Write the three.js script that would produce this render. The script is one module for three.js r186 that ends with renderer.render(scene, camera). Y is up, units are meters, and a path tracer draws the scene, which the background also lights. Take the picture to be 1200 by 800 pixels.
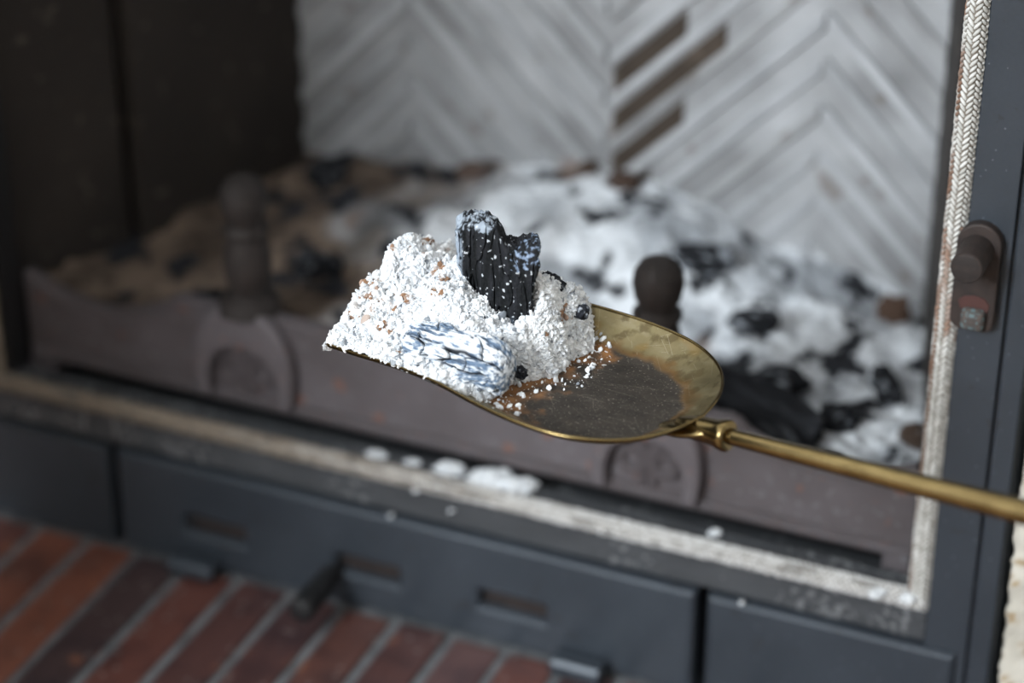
import * as THREE from 'three';
import { RoundedBoxGeometry } from 'three/addons/geometries/RoundedBoxGeometry.js';
import { RectAreaLightUniformsLib } from 'three/addons/lights/RectAreaLightUniformsLib.js';
import { mergeGeometries, toCreasedNormals, mergeVertices } from 'three/addons/utils/BufferGeometryUtils.js';
import { ImprovedNoise } from 'three/addons/math/ImprovedNoise.js';

// ---------------------------------------------------------------- camera, light, exposure
const scene = new THREE.Scene();
const FOCAL = 2833;                                   // pixels, for the 1200 x 800 frame
const camera = new THREE.PerspectiveCamera(2 * Math.atan(400 / FOCAL) * 180 / Math.PI, 1.5, 0.05, 60);
const pitch = Math.atan(1605 / 2833), yaw = 23.5 * Math.PI / 180;
camera.position.set(0.2516, 0.8847, 1.2242);
camera.lookAt(camera.position.x - Math.sin(yaw) * Math.cos(pitch), camera.position.y - Math.sin(pitch), camera.position.z - Math.cos(yaw) * Math.cos(pitch));
camera.focus = 1.30;
camera.userData.fStop = 2.8;

const renderer = new THREE.WebGLRenderer({ antialias: true });
renderer.toneMapping = THREE.LinearToneMapping;
renderer.toneMappingExposure = 1.0;
renderer.shadowMap.enabled = true;
RectAreaLightUniformsLib.init();

scene.background = new THREE.Color(0.62, 0.74, 0.95);   // overcast sky outside the window
const WIN = { x: -1.30, y: 1.80, z: 3.1, w: 1.15, h: 1.35 };   // tall window in the wall behind the photographer
const daylight = new THREE.RectAreaLight(new THREE.Color(0.88, 0.95, 1.0), 40, WIN.w - 0.1, WIN.h - 0.1);
daylight.position.set(WIN.x, WIN.y, WIN.z - 0.03);
daylight.lookAt(WIN.x, WIN.y, WIN.z - 2);
daylight.castShadow = true;
daylight.name = 'window_daylight';
scene.add(daylight);

// ---------------------------------------------------------------- helpers
function rng(seed) { let a = seed >>> 0; return () => { a = (a + 0x6D2B79F5) | 0; let t = Math.imul(a ^ (a >>> 15), 1 | a); t = (t + Math.imul(t ^ (t >>> 7), 61 | t)) ^ t; return ((t ^ (t >>> 14)) >>> 0) / 4294967296; }; }
const perlin = new ImprovedNoise();
const n3 = (x, y, z) => perlin.noise(x, y, z);
function fbm(x, y, z, o = 4) { let s = 0, a = 0.5, f = 1; for (let i = 0; i < o; i++) { s += a * n3(x * f + i * 17.3, y * f + i * 5.1, z * f + i * 9.7); a *= 0.5; f *= 2.03; } return s; }
const sm = (a, b, x) => { const t = Math.min(1, Math.max(0, (x - a) / (b - a))); return t * t * (3 - 2 * t); };
const mix = (a, b, t) => a + (b - a) * t;
const mix3 = (a, b, t) => [mix(a[0], b[0], t), mix(a[1], b[1], t), mix(a[2], b[2], t)];
function hash2(i, j, k = 0) { let h = Math.imul(i, 374761393) + Math.imul(j, 668265263) + Math.imul(k, 2147483647 ^ 0x5bd1e995); h = Math.imul(h ^ (h >>> 13), 1274126177); return ((h ^ (h >>> 16)) >>> 0) / 4294967296; }
function worley(x, y, k = 0) {                          // distance to nearest and second nearest, id
  const xi = Math.floor(x), yi = Math.floor(y); let d1 = 9, d2 = 9, id = 0;
  for (let a = -1; a <= 1; a++) for (let b = -1; b <= 1; b++) {
    const i = xi + a, j = yi + b, px = i + hash2(i, j, k), py = j + hash2(i, j, k + 7), d = Math.hypot(px - x, py - y);
    if (d < d1) { d2 = d1; d1 = d; id = hash2(i, j, k + 13); } else if (d < d2) d2 = d;
  }
  return [d1, d2, id];
}
function piecewise(pts) { return x => { if (x <= pts[0][0]) return pts[0][1]; for (let i = 1; i < pts.length; i++) if (x <= pts[i][0]) { const t = (x - pts[i - 1][0]) / (pts[i][0] - pts[i - 1][0]); return mix(pts[i - 1][1], pts[i][1], t * t * (3 - 2 * t)); } return pts[pts.length - 1][1]; }; }
function smoothline(pts) { const c = new THREE.SplineCurve(pts.map(p => new THREE.Vector2(p[0], p[1]))); return c; }
const used = {};
function numbered(n) { if (!(n in used)) { used[n] = 0; return n; } used[n]++; return n + '_' + String(used[n]).padStart(3, '0'); }
function mesh(name, geo, mat, parent, label) {
  const m = new THREE.Mesh(geo, mat); m.name = parent && parent !== scene ? name : numbered(name);
  m.castShadow = m.receiveShadow = true; if (label) m.userData.label = label;
  (parent || scene).add(m); return m;
}
function tag(o, label, category, group, kind) { o.userData.label = label; o.userData.category = category; if (group) o.userData.group = group; if (kind) o.userData.kind = kind; return o; }
function group(name, pos = [0, 0, 0], parent) { const g = new THREE.Group(); g.name = parent ? name : numbered(name); g.position.set(...pos); (parent || scene).add(g); return g; }
function boxUV(g) {                                     // texture coordinates in metres by the way a face points
  const p = g.attributes.position, n = g.attributes.normal, uv = new Float32Array(p.count * 2);
  for (let i = 0; i < p.count; i++) {
    const ax = Math.abs(n.getX(i)), ay = Math.abs(n.getY(i)), az = Math.abs(n.getZ(i));
    let u, v; if (ay >= ax && ay >= az) { u = p.getX(i); v = p.getZ(i); } else if (ax >= az) { u = p.getZ(i); v = p.getY(i); } else { u = p.getX(i); v = p.getY(i); }
    uv[2 * i] = u; uv[2 * i + 1] = v;
  }
  g.setAttribute('uv', new THREE.BufferAttribute(uv, 2)); return g;
}
function rbox(x0, x1, y0, y1, z0, z1, r = 0.0015, seg = 2) {
  const g = new RoundedBoxGeometry(x1 - x0, y1 - y0, z1 - z0, seg, Math.min(r, (x1 - x0) / 2.01, (y1 - y0) / 2.01, (z1 - z0) / 2.01));
  g.translate((x0 + x1) / 2, (y0 + y1) / 2, (z0 + z1) / 2); return boxUV(g);
}
function join(list) { return mergeGeometries(list.map(g => { const h = g.index ? g.toNonIndexed() : g; for (const k of Object.keys(h.attributes)) if (!['position', 'normal', 'uv'].includes(k)) h.deleteAttribute(k); return h; })); }
function extrude(pts, depth, bevel = 0.0015, z0 = 0, curveSegments = 8) {
  const s = pts instanceof THREE.Shape ? pts : new THREE.Shape(pts.map(p => new THREE.Vector2(p[0], p[1])));
  const g = new THREE.ExtrudeGeometry(s, { depth: depth - 2 * bevel, bevelEnabled: bevel > 0, bevelThickness: bevel, bevelSize: bevel, bevelOffset: -bevel, bevelSegments: 2, curveSegments });
  g.translate(0, 0, z0 + bevel); return boxUV(g);
}
function tube(pts, r, seg = 40, rad = 10, closed = false) { return new THREE.TubeGeometry(new THREE.CatmullRomCurve3(pts.map(p => new THREE.Vector3(...p)), closed), seg, r, rad, closed); }
function tex(size, period, fn, srgb = true) {           // fn(x, y in metres) -> linear rgb; the tile is mirrored so that it repeats without a seam
  const d = new Uint8Array(size * size * 4);
  const enc = v => { v = Math.min(1, Math.max(0, v)); if (!srgb) return Math.round(v * 255); return Math.round(255 * (v <= 0.0031308 ? 12.92 * v : 1.055 * Math.pow(v, 1 / 2.4) - 0.055)); };
  for (let j = 0; j < size; j++) for (let i = 0; i < size; i++) {
    const c = fn(i / size * period, j / size * period), k = (j * size + i) * 4;
    d[k] = enc(c[0]); d[k + 1] = enc(c[1]); d[k + 2] = enc(c[2]); d[k + 3] = 255;
  }
  const t = new THREE.DataTexture(d, size, size); t.magFilter = THREE.LinearFilter; t.minFilter = THREE.LinearMipmapLinearFilter; t.generateMipmaps = true;
  t.wrapS = t.wrapT = THREE.MirroredRepeatWrapping; t.repeat.set(1 / period, 1 / period);
  if (srgb) t.colorSpace = THREE.SRGBColorSpace; t.needsUpdate = true; return t;
}
function std(o) { return new THREE.MeshStandardMaterial(o); }
function displace(g, fn) {                              // fn(x,y,z,nx,ny,nz) -> offset along the normal
  const p = g.attributes.position, n = g.attributes.normal;
  for (let i = 0; i < p.count; i++) { const a = [p.getX(i), p.getY(i), p.getZ(i)], b = [n.getX(i), n.getY(i), n.getZ(i)], d = fn(...a, ...b); p.setXYZ(i, a[0] + b[0] * d, a[1] + b[1] * d, a[2] + b[2] * d); }
  g.computeVertexNormals(); return g;
}
function colorize(g, fn) { const p = g.attributes.position, c = new Float32Array(p.count * 3); for (let i = 0; i < p.count; i++) { const k = fn(p.getX(i), p.getY(i), p.getZ(i), i); c[3 * i] = k[0]; c[3 * i + 1] = k[1]; c[3 * i + 2] = k[2]; } g.setAttribute('color', new THREE.BufferAttribute(c, 3)); return g; }

// ---------------------------------------------------------------- materials
const steelMap = tex(512, 0.25, (x, y) => {
  const m = 0.5 + fbm(x * 14, y * 14, 1.3, 4), f = n3(x * 420, y * 420, 3), s = worley(x * 160, y * 160, 3);
  let c = mix3([0.033, 0.041, 0.052], [0.050, 0.060, 0.075], m + f * 0.14);
  if (s[0] < 0.075 && s[2] > 0.86) c = mix3(c, [0.26, 0.29, 0.33], 0.5);               // specks of ash dust
  const w = fbm(x * 60 + 9, y * 60, 7.7, 3); if (w > 0.33) c = mix3(c, [0.03, 0.032, 0.037], 0.5);   // worn black spots
  return c;
});
const castBump = tex(512, 0.06, (x, y) => { const v = 0.5 + 0.6 * fbm(x * 300, y * 300, 4, 3); return [v, v, v]; }, false);
const M = {};
M.steel = std({ map: steelMap, roughness: 0.42, metalness: 0.25, bumpMap: castBump, bumpScale: 0.00012 });
M.rail = std({ map: tex(512, 0.3, (x, y) => { const m = 0.5 + fbm(x * 20, y * 60, 5, 4), d = fbm(x * 190, y * 190, 2.2, 3), w = fbm(x * 25, y * 25, 8, 2); let c = mix3([0.042, 0.045, 0.050], [0.075, 0.079, 0.086], m); if (d + w > 0.2) c = mix3(c, [0.25, 0.255, 0.265], 0.6 * sm(0.2, 0.4, d + w)); return c; }), roughness: 0.6, metalness: 0.1, bumpMap: castBump, bumpScale: 0.0002 });
M.cast = std({ map: tex(512, 0.25, (x, y) => { const m = 0.5 + fbm(x * 18, y * 18, 8, 4), r = fbm(x * 55, y * 55, 1, 3), d = fbm(x * 150, y * 150, 6, 2); let c = mix3([0.080, 0.066, 0.068], [0.145, 0.128, 0.138], m); if (r > 0.2) c = mix3(c, [0.20, 0.10, 0.075], sm(0.2, 0.36, r)); if (d > 0.24) c = mix3(c, [0.30, 0.30, 0.32], 0.22); return c; }), roughness: 0.55, metalness: 0.15, bumpMap: castBump, bumpScale: 0.0004 });
M.post = std({ map: tex(256, 0.1, (x, y) => { const m = 0.5 + fbm(x * 40, y * 40, 3, 4); return mix3([0.015, 0.012, 0.011], [0.042, 0.032, 0.029], m); }), roughness: 0.75, metalness: 0.1, bumpMap: castBump, bumpScale: 0.0004 });
M.rust = std({ map: tex(256, 0.06, (x, y) => { const m = 0.5 + fbm(x * 90, y * 90, 3, 4); return mix3([0.016, 0.014, 0.014], [0.050, 0.033, 0.028], m); }), roughness: 0.65, metalness: 0.2, bumpMap: castBump, bumpScale: 0.0003 });
M.redrust = std({ color: new THREE.Color(0.065, 0.025, 0.021), roughness: 0.8 });
M.bolt = std({ map: tex(256, 0.03, (x, y) => { const m = 0.5 + fbm(x * 260, y * 260, 3, 4), g = fbm(x * 420, y * 420, 9, 2); let c = mix3([0.05, 0.045, 0.045], [0.13, 0.10, 0.085], m); if (g > 0.08) c = mix3(c, [0.13, 0.22, 0.24], 0.7); return c; }), roughness: 0.75, metalness: 0.2, bumpMap: castBump, bumpScale: 0.0006 });
M.black = std({ color: new THREE.Color(0.009, 0.009, 0.010), roughness: 0.55 });
M.soot = std({ map: tex(512, 0.4, (x, y) => { const m = 0.5 + fbm(x * 9, y * 5, 5, 4), d = fbm(x * 60, y * 60, 8, 3); let c = mix3([0.016, 0.013, 0.012], [0.042, 0.034, 0.029], m); if (d > 0.2) c = mix3(c, [0.09, 0.075, 0.065], sm(0.2, 0.4, d)); return c; }), roughness: 0.9 });
const slabMap = (lo, hi, z) => tex(512, 0.3, (x, y) => { const m = 0.5 + 1.3 * fbm(x * 13, y * 13, z, 5), d = fbm(x * 34, y * 34, z + 4, 4), f = n3(x * 300, y * 300, z); let c = mix3(lo, hi, m + f * 0.06); if (d > 0.22) c = mix3(c, [0.15, 0.115, 0.09], 0.55 * sm(0.22, 0.36, d)); return c; });
M.slab = std({ map: slabMap([0.23, 0.23, 0.235], [0.46, 0.465, 0.48], 2.1), roughness: 0.95 });
M.ridge = [0, 1, 2].map(k => std({ map: slabMap([[0.28, 0.285, 0.295], [0.31, 0.315, 0.33], [0.25, 0.25, 0.255]][k], [[0.50, 0.51, 0.53], [0.53, 0.54, 0.56], [0.46, 0.465, 0.475]][k], 7 + k), roughness: 0.95 }));
M.bare = std({ map: slabMap([0.030, 0.022, 0.016], [0.080, 0.060, 0.046], 5.5), roughness: 0.95 });
M.rope = std({ vertexColors: true, roughness: 0.85 });
M.ash = std({ vertexColors: true, roughness: 1 });
M.coal = new THREE.MeshPhysicalMaterial({ vertexColors: true, roughness: 0.8, specularIntensity: 0.35 });
const brickTones = [[0.19, 0.070, 0.046], [0.112, 0.050, 0.041], [0.062, 0.038, 0.038], [0.128, 0.050, 0.040], [0.090, 0.041, 0.037], [0.110, 0.057, 0.054]];
M.brick = brickTones.map((b, k) => std({ map: tex(256, 0.16, (x, y) => { const m = fbm(x * 24, y * 24, k * 3.1, 4), s = worley(x * 90, y * 90, k), d = fbm(x * 12, y * 12, k + 20, 3); let c = mix3(b, [b[0] * 0.5, b[1] * 0.55, b[2] * 0.65], sm(-0.1, 0.45, m + d * 0.7)); if (s[0] < 0.16 && s[2] > 0.8) c = mix3(c, [0.30, 0.25, 0.23], 0.5); if (m < -0.28) c = mix3(c, [0.32, 0.12, 0.06], 0.4); return c; }), roughness: 0.34, bumpMap: castBump, bumpScale: 0.0003 }));
M.mortar = std({ map: tex(256, 0.15, (x, y) => { const m = 0.5 + fbm(x * 60, y * 60, 2, 4); return mix3([0.075, 0.082, 0.09], [0.21, 0.215, 0.225], m); }), roughness: 0.95, bumpMap: castBump, bumpScale: 0.001 });
M.stone = std({ vertexColors: true, roughness: 0.95 });
M.plaster = std({ color: new THREE.Color(0.74, 0.73, 0.71), roughness: 0.95 });
M.wood = std({ map: tex(512, 1.2, (x, y) => { const g = fbm(x * 3, y * 40, 2, 4); return mix3([0.17, 0.10, 0.055], [0.32, 0.20, 0.11], 0.5 + g); }), roughness: 0.5 });
M.white = std({ color: new THREE.Color(0.75, 0.75, 0.73), roughness: 0.5 });
M.glass = new THREE.MeshPhysicalMaterial({ color: 0xffffff, transmission: 1, roughness: 0.02, thickness: 0 });
M.sootGlass = new THREE.MeshPhysicalMaterial({ color: new THREE.Color(0.10, 0.085, 0.07), transmission: 0.5, roughness: 0.35, thickness: 0 });

// ---------------------------------------------------------------- room shell
const FLOOR = -0.116, CEIL = 2.65, XL = -3.0, XR = 1.9, ZF = WIN.z, T = 0.16;
const struct = (name, geo, mat, label) => { const m = mesh(name, geo, mat); m.userData.kind = 'structure'; if (label) m.userData.label = label; return m; };
struct('ceiling', rbox(XL - T, XR + T, CEIL, CEIL + T, -0.6, ZF + T), M.plaster, 'plain white plaster ceiling of the room');
struct('wall_right', rbox(XR, XR + T, FLOOR - 0.05, CEIL, 0.02, ZF), M.plaster, 'plain plaster wall at the right of the room');
struct('wall_left', rbox(XL - T, XL, FLOOR - 0.05, CEIL, 0.02, ZF), M.plaster, 'plain plaster wall at the left of the room');
{
  const y0 = WIN.y - WIN.h / 2, y1 = WIN.y + WIN.h / 2, x0 = WIN.x - WIN.w / 2, x1 = WIN.x + WIN.w / 2;
  struct('wall_front', join([rbox(XL - T, XR + T, FLOOR - 0.05, y0, ZF, ZF + T), rbox(XL - T, XR + T, y1, CEIL, ZF, ZF + T), rbox(XL - T, x0, y0, y1, ZF, ZF + T), rbox(x1, XR + T, y0, y1, ZF, ZF + T)]), M.plaster, 'plaster wall with the window, facing the fireplace');
  const w = group('window_1'); w.userData.kind = 'structure'; w.userData.label = 'white framed window in the wall facing the fireplace';
  const f = 0.05, za = ZF + 0.05, zb = ZF + 0.11;
  mesh('window_frame', join([rbox(x0, x1, y0, y0 + f, za, zb), rbox(x0, x1, y1 - f, y1, za, zb), rbox(x0, x0 + f, y0 + f, y1 - f, za, zb), rbox(x1 - f, x1, y0 + f, y1 - f, za, zb), rbox(WIN.x - 0.02, WIN.x + 0.02, y0 + f, y1 - f, za, zb)]), M.white, w);
  mesh('pane', rbox(x0 + f, WIN.x - 0.02, y0 + f, y1 - f, za + 0.025, za + 0.029, 0.0005), M.glass, w);
  mesh('pane', rbox(WIN.x + 0.02, x1 - f, y0 + f, y1 - f, za + 0.025, za + 0.029, 0.0005), M.glass, w);
}
// wall round the fireplace, with rough stones at the right of the stove
const OUT_R = 0.0425, OUT_L = -0.7325, OUT_T = 0.70;
const wallBack = struct('wall_back', join([
  rbox(OUT_R + 0.024, XR + T, FLOOR - 0.05, CEIL, -0.16, 0.0), rbox(XL - T, OUT_L - 0.012, FLOOR - 0.05, CEIL, -0.16, 0.0), rbox(OUT_L - 0.012, OUT_R + 0.024, OUT_T + 0.01, CEIL, -0.16, 0.0),
  rbox(OUT_L - 0.05, OUT_R + 0.06, FLOOR - 0.05, OUT_T + 0.06, -0.42, -0.36), rbox(OUT_R + 0.009, OUT_R + 0.06, FLOOR - 0.05, OUT_T + 0.06, -0.37, -0.03), rbox(OUT_L - 0.06, OUT_L - 0.009, FLOOR - 0.05, OUT_T + 0.06, -0.37, -0.03), rbox(OUT_L - 0.05, OUT_R + 0.05, OUT_T + 0.005, OUT_T + 0.06, -0.37, -0.03)]), M.plaster, 'wall of pale rough stone round the stove');
function stoneGeo(w, h, d, seed, tone) {
  const g = new RoundedBoxGeometry(w, h, d, 2, 0.006); const gg = new THREE.BoxGeometry(w - 0.004, h - 0.004, d - 0.004, Math.ceil(w / 0.004), Math.ceil(h / 0.004), 3);
  const m = mergeVertices((() => { gg.deleteAttribute('normal'); gg.deleteAttribute('uv'); return gg; })(), 1e-5); m.computeVertexNormals(); g.dispose();
  displace(m, (x, y, z) => 0.004 * fbm(x * 26 + seed, y * 26, z * 26, 3) + 0.0028 * fbm(x * 130 + seed, y * 130, z * 130, 3));
  return colorize(m, (x, y, z) => { const a = 0.5 + fbm(x * 30 + seed, y * 30, z * 30, 4), b = fbm(x * 90 + seed, y * 90, z * 90, 3), s = fbm(x * 320, y * 320, z * 320 + seed, 2); let c = mix3(tone[0], tone[1], a + s * 0.5); if (b > 0.12) c = mix3(c, tone[2], sm(0.12, 0.34, b)); return c; });
}
{
  const tone = [[0.46, 0.43, 0.37], [0.72, 0.68, 0.60], [0.36, 0.25, 0.13]], grey = [[0.26, 0.265, 0.27], [0.40, 0.40, 0.40], [0.22, 0.2, 0.17]];
  const st = (x0, x1, y0, y1, seed, t) => { const g = stoneGeo(x1 - x0, y1 - y0, 0.05, seed, t); const m = mesh('stone', g, M.stone, wallBack); m.position.set((x0 + x1) / 2, (y0 + y1) / 2, 0.004); };
  st(OUT_R + 0.008, 0.30, -0.026, 0.235, 3, tone); st(OUT_R + 0.009, 0.26, 0.24, 0.47, 11, tone); st(OUT_R + 0.008, 0.32, 0.475, 0.70, 17, tone); st(OUT_R + 0.008, 0.34, -0.112, -0.031, 29, grey);
}
// ---------------------------------------------------------------- hearth of bricks set on edge
const HY = -0.110, PITCH = 0.0417, JX = -0.574;
const floor = struct('floor', rbox(XL - T, XR + T, FLOOR - 0.12, FLOOR + 0.0035, -0.42, 0.44, 0.001), M.mortar, 'hearth of dark red bricks with grey joints');
{
  const variants = [];
  for (let k = 0; k < 4; k++) {
    const g = new RoundedBoxGeometry(PITCH - 0.0066, 0.05, 0.206, 3, 0.0022); boxUV(g); g.translate(0, -0.025, 0.103);
    const uv = g.attributes.uv; for (let i = 0; i < uv.count; i++) uv.setXY(i, uv.getX(i) + k * 0.031, uv.getY(i) + k * 0.047);
    variants.push(g);
  }
  const order = [1, 3, 0, 0, 2, 3, 4, 4, 1, 4, 5, 3, 2, 5, 1, 4, 3];
  const r = rng(5);
  for (let i = -14; i < 22; i++) for (let row = 0; row < 2; row++) {
    const tone = i >= -4 && i < 13 && row === 0 ? order[i + 4] : Math.floor(r() * 6);
    const b = mesh('brick', variants[Math.floor(r() * 4)], M.brick[tone], floor);
    b.position.set(JX + PITCH * (i + 0.5) + (r() - 0.5) * 0.001, HY + (r() - 0.5) * 0.0012, 0.006 + row * 0.213 + (r() - 0.5) * 0.002); b.rotation.y = (r() - 0.5) * 0.01;
  }
}
struct('floor_boards', rbox(XL - T, XR + T, FLOOR - 0.12, FLOOR + 0.004, 0.4405, ZF, 0.001), M.wood, 'brown wooden floor in front of the hearth').name = 'floor_001';

// ---------------------------------------------------------------- fireplace insert
const insert = tag(group('fireplace_insert'), 'dark blue-grey steel fireplace insert with pale chevron back and rope seal', 'fireplace');
const W0 = -0.69;                                       // opening from x = W0 to 0
const JAMB_BOT = -0.1085, TOP = 0.62;
for (const s of [1, -1]) {                              // right and left jamb, each a flat bar, a groove and an outer strip
  const X = (a, b) => s > 0 ? [a, b] : [W0 - b, W0 - a];
  const j = mesh('jamb', join([rbox(...X(0.0002, 0.0272), JAMB_BOT, TOP + 0.07, -0.045, 0, 0.0012), rbox(...X(0.0260, 0.0300), JAMB_BOT, TOP + 0.07, -0.045, -0.0035, 0.0006)]), M.steel, insert);
  mesh('edge_strip', rbox(...X(0.0290, 0.0425), JAMB_BOT, TOP + 0.07, -0.045, 0.0015, 0.0018), M.steel, j);
  mesh('inner_lip', rbox(...X(-0.0150, -0.0122), 0.011, TOP - 0.012, -0.03, -0.0055, 0.0008), M.black, j);
  mesh('rope_backing', rbox(...X(-0.0125, 0.0006), -0.002, TOP, -0.03, -0.007, 0.0005), M.rust, j);
}
mesh('top_rail', rbox(W0, 0, TOP, TOP + 0.07, -0.045, 0, 0.0012), M.steel, insert);
mesh('bottom_rail', join([rbox(W0, 0.0003, -0.0245, -0.0005, -0.045, -0.001, 0.002), rbox(W0, 0.0003, -0.0265, -0.02, -0.03, -0.004, 0.001)]), M.rail, insert);
mesh('sill', rbox(W0 + 0.012, -0.0125, -0.002, 0.0085, -0.0235, -0.0065, 0.0025), M.rail, insert);
mesh('sill_slot', rbox(W0 + 0.002, -0.002, -0.03, -0.004, -0.4, -0.02, 0.001), M.black, insert);
// base panels either side of the ash drawer
const DX0 = -0.5865, DX1 = -0.1485, PB = -0.1085, PT = -0.0265;
function panelGeo(x0, x1, y0, y1, z0, z1) { return extrude([[x0, y0], [x1, y0], [x1, y1], [x0, y1]], z1 - z0, 0.0036, z0); }
mesh('base_panel', panelGeo(DX1 + 0.0065, 0.0216, PB, PT, -0.02, 0.004), M.steel, insert);
mesh('base_panel', panelGeo(W0 - 0.0216, DX0 - 0.0065, PB, PT, -0.02, 0.004), M.steel, insert);
mesh('base_backing', rbox(W0, 0.0, PB, PT + 0.001, -0.05, -0.0205, 0.0005), M.black, insert);

// rope seal: braided stitches over a core
function stitchSet(len, seed, worn, tone) {             // along +y, centred on x = 0, facing +z
  const out = [], cols = [], r = rng(seed), P = 0.0036, R = 0.0062;
  const base = new THREE.SphereGeometry(1, 7, 5);
  for (let i = 0; i < len / P; i++) for (const [ang, tilt] of [[-0.95, -1], [-0.32, 1], [0.32, -1], [0.95, 1], [1.55, -1], [-1.55, 1]]) {
    const g = base.clone(), q = 0.9 + 0.2 * r();
    g.scale(0.0011 * q, 0.0029 * q, 0.0012);
    g.rotateZ(tilt * 0.72 * (1 + 0.15 * (r() - 0.5)));
    g.translate(0, (i + (tilt > 0 ? 0.5 : 0) + (r() - 0.5) * 0.12) * P, R * (1 - worn * 0.12 * r()));
    g.rotateY(ang); g.deleteAttribute('uv');
    const y = i * P, d = fbm(y * 30 + seed, ang * 1.3, 3, 3), c = tone(y, ang, d, r());
    const n = g.attributes.position.count, arr = new Float32Array(n * 3); for (let k = 0; k < n; k++) arr.set(c, 3 * k); g.setAttribute('color', new THREE.BufferAttribute(arr, 3));
    out.push(g);
  }
  const core = new THREE.CylinderGeometry(R * 0.97, R * 0.97, len, 14, 1, true); core.translate(0, len / 2, 0); core.deleteAttribute('uv');
  colorize(core, () => [0.20, 0.17, 0.14]); out.push(core);
  return mergeGeometries(out);
}
const cleanRope = (y, ang, d, q) => { let c = mix3([0.46, 0.45, 0.42], [0.68, 0.67, 0.645], q); if (ang < -0.8) c = mix3(c, [0.22, 0.13, 0.09], sm(-0.05, 0.3, d + 0.12)); if (y > 0.19 && y < 0.26) c = mix3(c, [0.30, 0.19, 0.14], sm(-0.1, 0.2, d)); return c; };
const sillRope = (y, ang, d, q) => {                    // y runs from the right corner to the left: the left end is browned
  let c = mix3([0.55, 0.54, 0.53], [0.78, 0.775, 0.765], q); const brown = sm(0.20, 0.50, y + d * 0.25);
  c = mix3(c, mix3([0.19, 0.15, 0.115], [0.33, 0.27, 0.21], q), brown); if (d > 0.2) c = mix3(c, [0.12, 0.115, 0.11], 0.6); return c;
};
{
  const g1 = stitchSet(TOP - 0.004, 3, 0.6, cleanRope);
  const a = mesh('rope_seal', g1, M.rope, insert, 'white braided rope seal'); a.position.set(-0.0062, 0.004, -0.0012);
  const b = mesh('rope_seal', stitchSet(TOP - 0.004, 8, 0.6, (y, an, d, q) => sillRope(0.55, an, d, q)), M.rope, insert); b.position.set(W0 + 0.0062, 0.004, -0.0012);
  const c = mesh('rope_seal', stitchSet(-W0 - 0.004, 5, 1, sillRope), M.rope, insert, 'braided rope seal, browned towards the left'); c.rotation.z = Math.PI / 2; c.position.set(-0.002, 0.0062, -0.0012);
  const d = mesh('rope_seal', stitchSet(-W0 - 0.004, 6, 1, sillRope), M.rope, insert); d.rotation.z = Math.PI / 2; d.position.set(-0.002, TOP - 0.0062, -0.0012);
}
// firebox
const ZB = -0.30, CL = -0.590, CR = -0.085;
const back = mesh('back_plate', rbox(CL - 0.03, CR + 0.03, -0.03, TOP + 0.05, ZB - 0.04, ZB, 0.001), M.slab, insert, 'pale chamotte back plate with raised chevron ribs');
{
  const r = rng(21), step = 0.0345, th = 0.0115, apex = [-0.494, -0.172], valley = -0.334;
  const cols = [[CL, apex[0], 1], [apex[0], valley, -1], [valley, apex[1], 1], [apex[1], CR, -1]];
  cols.forEach(([x0, x1, dir], ci) => {
    const w = x1 - x0 - 0.003, g = extrude([[0, 0], [w, dir * w], [w, dir * w + th], [0, th]], 0.0065, 0.0022, 0);
    // heights at the apex line agree on both sides of it
    const hang = dir > 0 ? -(x1 - x0) : 0;
    for (let k = -2; k < 19; k++) {
      const y = k * step + 0.008 + hang, bottom = Math.min(y, y + dir * w), top = Math.max(y, y + dir * w);
      if (bottom > TOP || top < 0.0) continue;
      if (top + th > TOP + 0.15) continue;
      const b = mesh('rib', g, M.ridge[Math.floor(r() * 3)], back); b.position.set(x0 + 0.0015, y, ZB - (ci < 2 ? 0.0008 : 0.0020) - 0.0020 * r() - (ci < 2 ? 0.0008 : 0.0018) * sm(0.20, 0.10, dir > 0 ? y + w : y));   // the low grooves are filled with ash
    }
  });
  // grooves at the seam where the ash has fallen away and the brown clay shows
  for (const [k, l] of [[9, 0.055], [8, 0.085], [7, 0.055], [6, 0.030]]) {
    const y0 = k * step + 0.008 - (apex[1] - valley) + th, gw = step - th;
    const b = mesh('bare_groove', extrude([[0, 0.001], [l, l + 0.001], [l, l + gw - 0.001], [0, gw - 0.001]], 0.003, 0.0006, 0), M.bare, back, 'brown groove bare of ash'); b.position.set(valley + 0.004, y0, ZB - 0.0015);
  }
}
function sidePanel(x0, z0, x1, z1, name) {
  const len = Math.hypot(x1 - x0, z1 - z0), g = rbox(0, len, -0.03, TOP + 0.05, -0.012, 0.012, 0.003), m = mesh(name, g, M.soot, insert);
  m.position.set(x0, 0, z0); m.rotation.y = -Math.atan2(z1 - z0, x1 - x0); return m;
}
sidePanel(-0.715, -0.028, -0.660, -0.140, 'side_panel').userData.label = 'sooty black side panel near the opening';
sidePanel(-0.652, -0.146, CL - 0.008, ZB - 0.008, 'side_panel').userData.label = 'sooty black side panel beside the chevron back';
sidePanel(0.010, -0.030, -0.036, -0.155, 'side_panel'); sidePanel(-0.036, -0.155, CR + 0.008, ZB - 0.008, 'side_panel');
mesh('firebox_floor', rbox(W0 - 0.02, 0.02, -0.035, -0.006, ZB - 0.04, -0.04, 0.001), M.soot, insert);
mesh('firebox_top', rbox(W0 - 0.03, 0.03, TOP + 0.05, TOP + 0.07, ZB - 0.04, -0.03, 0.001), M.soot, insert);
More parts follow.
